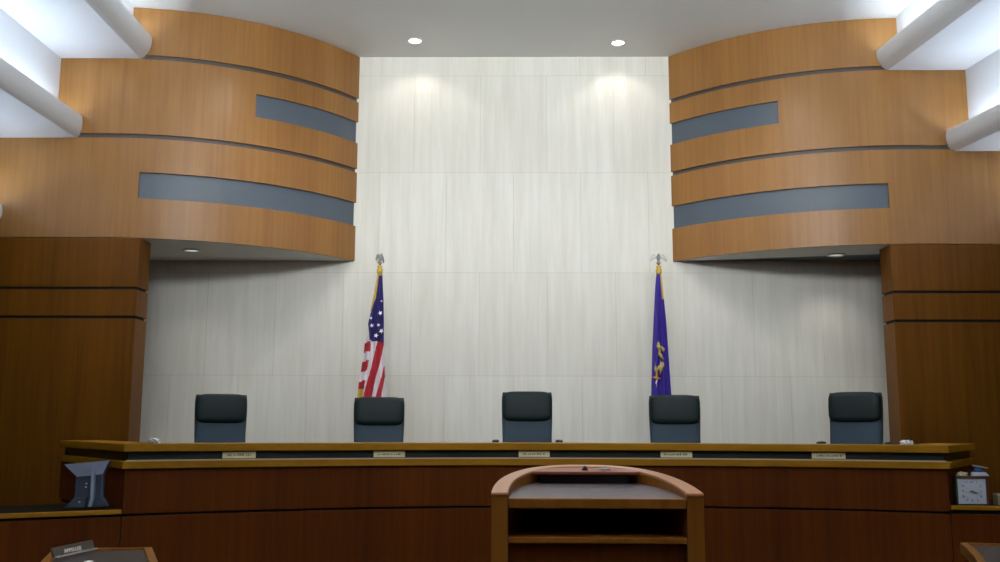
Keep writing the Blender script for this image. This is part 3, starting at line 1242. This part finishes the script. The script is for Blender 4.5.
bm = bmesh.new()
plate(bm, [(64, 464.5), (109, 460.5), (103, 474), (101.5, 497), (106, 503), (107, 506.5), (63.5, 508), (74, 497.5), (75.5, 476)], 0, .05)
o = mesh_obj('back_housing', bm, MD, mon, bevel=.006)
bm = bmesh.new()
plate(bm, [(64, 464.5), (109, 460.5), (108.5, 461.8), (102.5, 474), (92, 475.5), (77, 477), (75.3, 475.5)], -.012, .0)  # light from above is put into this paler tone
o = mesh_obj('upper_flare', bm, MS, mon, bevel=.002); o['label'] = 'silver upper flare, coloured lighter as if lit from above'
bm = bmesh.new()
plate(bm, [(90.8, 467), (94, 466.6), (94, 488), (92.8, 500), (90.5, 507), (87.5, 507), (90, 498)], -.035, 0)
mesh_obj('cable_column', bm, MS, mon, bevel=.004)
bm = bmesh.new()
plate(bm, [(63.5, 508), (74, 497.5), (86, 497.5), (84, 507.3)], -.02, 0)
mesh_obj('foot', bm, mat('monitor_foot', (76, 84, 96), .4), mon, bevel=.003)
for px, py in ((86.5, 483.5), (86, 487), (79.5, 502)):
    bm = bmesh.new()
    q = mpt(px, py, -.022 if py > 495 else -.002)
    cyl(bm, q, q + Vector((0, -.004, 0)), .007, n=12)
    mesh_obj('screw_cover', bm, mat('screw_light', (190, 196, 205), .3), mon)

# ================================================================ CLOCK and the things on it
CY = 8.12
cl0 = atY(957.5, 503, CY)
ZK = ZG + .061
sc_ = CY / FPX
clk = empty('desk_clock', (atY(973.5, 503, CY).x, CY, ZK))
tag(clk, 'square white faced desk clock standing on the right side desk', 'clock')
ww, hh = 31.5 * sc_, 27.5 * sc_
bm = bmesh.new()
box(bm, -ww / 2, ww / 2, .01, .07, 0, hh)
mesh_obj('case', bm, mat('clock_case', (44, 38, 28), .5), clk, bevel=.004)
bm = bmesh.new()
box(bm, -ww / 2 + .012, ww / 2 - .022, .004, .012, .008, hh - .02)
o = mesh_obj('dial', bm, mat('clock_dial', (205, 212, 224), .5), clk); o['label'] = 'pale blue white dial'
bm = bmesh.new()
box(bm, ww / 2 - .022, ww / 2, -.004, .012, 0, hh); mesh_obj('side_frame', bm, mat('frame_maroon', (104, 52, 52), .5), clk, bevel=.002)['label'] = 'maroon right edge of the frame'
bm = bmesh.new()
box(bm, -ww / 2, -ww / 2 + .012, -.004, .012, 0, hh); mesh_obj('side_frame', bm, mat('frame_green', (70, 92, 62), .5), clk, bevel=.002)['label'] = 'green left edge of the frame'
bm = bmesh.new()
box(bm, -ww / 2, ww / 2, -.004, .012, hh - .02, hh); mesh_obj('top_frame', bm, mat('frame_brown', (96, 72, 56), .5), clk, bevel=.002)
dcx, dcz = -.005, hh / 2 - .006
NUM = mat('numeral_ink', (74, 80, 96), .6)
for n_ in range(1, 13):
    a = 2 * PI * n_ / 12
    rr = .078
    fx = 1 / max(abs(math.sin(a)), abs(math.cos(a))) * .93
    fx = min(fx, 1.14)
    text_mesh('numeral', str(n_), .026, NUM, clk, (dcx + rr * fx * math.sin(a), .003, dcz + rr * fx * math.cos(a)), (PI / 2, 0, 0), extrude=.0008)


def hand(name, ang_, l, w_):
    bm = bmesh.new()
    prism(bm, [(-w_, -.012), (w_, -.012), (w_ * .5, l), (-w_ * .5, l)], 0, .0015)
    o = mesh_obj(name, bm, mat('hand_black', (14, 14, 16), .4), clk)
    o.matrix_basis = Matrix.Translation((dcx, .001, dcz)) @ Matrix.Rotation(ang_, 4, 'Y') @ Matrix.Rotation(PI / 2, 4, 'X')


hand('hour_hand', math.radians(111), .046, .0045)
hand('minute_hand', math.radians(258), .068, .0014)

zt_ = ZK + hh
q = atY(963, 474, CY + .02)
t = empty('crumpled_wrapper', (q.x, CY + .035, zt_))
tag(t, 'small pale yellow crumpled wrapper on top of the square clock', 'wrapper')


def crumple(name, parent, sx, sy, sz, m_, seed):
    r_ = random.Random(seed)
    bm = bmesh.new()
    bmesh.ops.create_icosphere(bm, subdivisions=3, radius=1)
    for v in bm.verts:
        k = 1 + r_.uniform(-.28, .28)
        v.co = Vector((v.co.x * sx * k, v.co.y * sy * k, max(-.0, v.co.z * sz * k * 1.2 + sz * .75)))
    return mesh_obj(name, bm, m_, parent)


crumple('body', t, .042, .022, .017, mat('wrapper_paper', (212, 208, 170), .6), 3)
t = empty('tape_dispenser', (atY(979, 470, CY + .03).x, CY + .045, zt_))
tag(t, 'white and blue desk dispenser lying on top of the square clock', 'dispenser')
WHP = mat('white_plastic', (214, 222, 234), .35)
bm = bmesh.new(); prism(bm, [(-.07, -.035), (.075, -.035), (.075, .035), (-.05, .035)], 0, .03)
for v in bm.verts:
    if v.co.z > .01: v.co.x = v.co.x * .62 + (.0 if v.co.x > 0 else -.012)
mesh_obj('white_base', bm, WHP, t, bevel=.004)
bm = bmesh.new(); cyl(bm, (0, 0, .028), (0, 0, .068), .032, .026, 24)
o = mesh_obj('blue_reel', bm, mat('blue_plastic', (40, 84, 158), .35), t, bevel=.003); o['label'] = 'blue reel'
bm = bmesh.new(); box(bm, -.05, .055, -.03, .03, .072, .079, Matrix.Rotation(.18, 4, 'Y'))
mesh_obj('top_flap', bm, WHP, t, bevel=.002)
t = empty('note_box', (atY(1003, 503, CY).x, CY, ZK))
tag(t, 'small beige box at the right image edge on the side desk', 'box')
bm = bmesh.new(); box(bm, -.04, .06, 0, .08, 0, .075)
mesh_obj('body', bm, mat('beige_card', (150, 142, 118), .6), t, bevel=.003)
bm = bmesh.new(); box(bm, -.042, .062, -.002, .082, .075, .087)
mesh_obj('lid', bm, mat('beige_card_lid', (166, 158, 134), .6), t, bevel=.003)

# small white things on the bench top
q = atY(154, 443, 7.95)
t = empty('crumpled_tissue', (q.x, 7.95, ZR1))
tag(t, 'small white crumpled tissue on the left end of the bench top', 'tissue', 'tissues on the bench top')
crumple('body', t, .045, .03, .02, mat('tissue_white', (225, 225, 225), .7), 8)
q = atY(907, 442, 8.3)
t = empty('crumpled_tissue', (q.x, 8.3, ZR1))
tag(t, 'small white crumpled tissue on the right end of the bench top', 'tissue', 'tissues on the bench top')
crumple('body', t, .055, .03, .02, mat('tissue_white', (225, 225, 225), .7), 11)
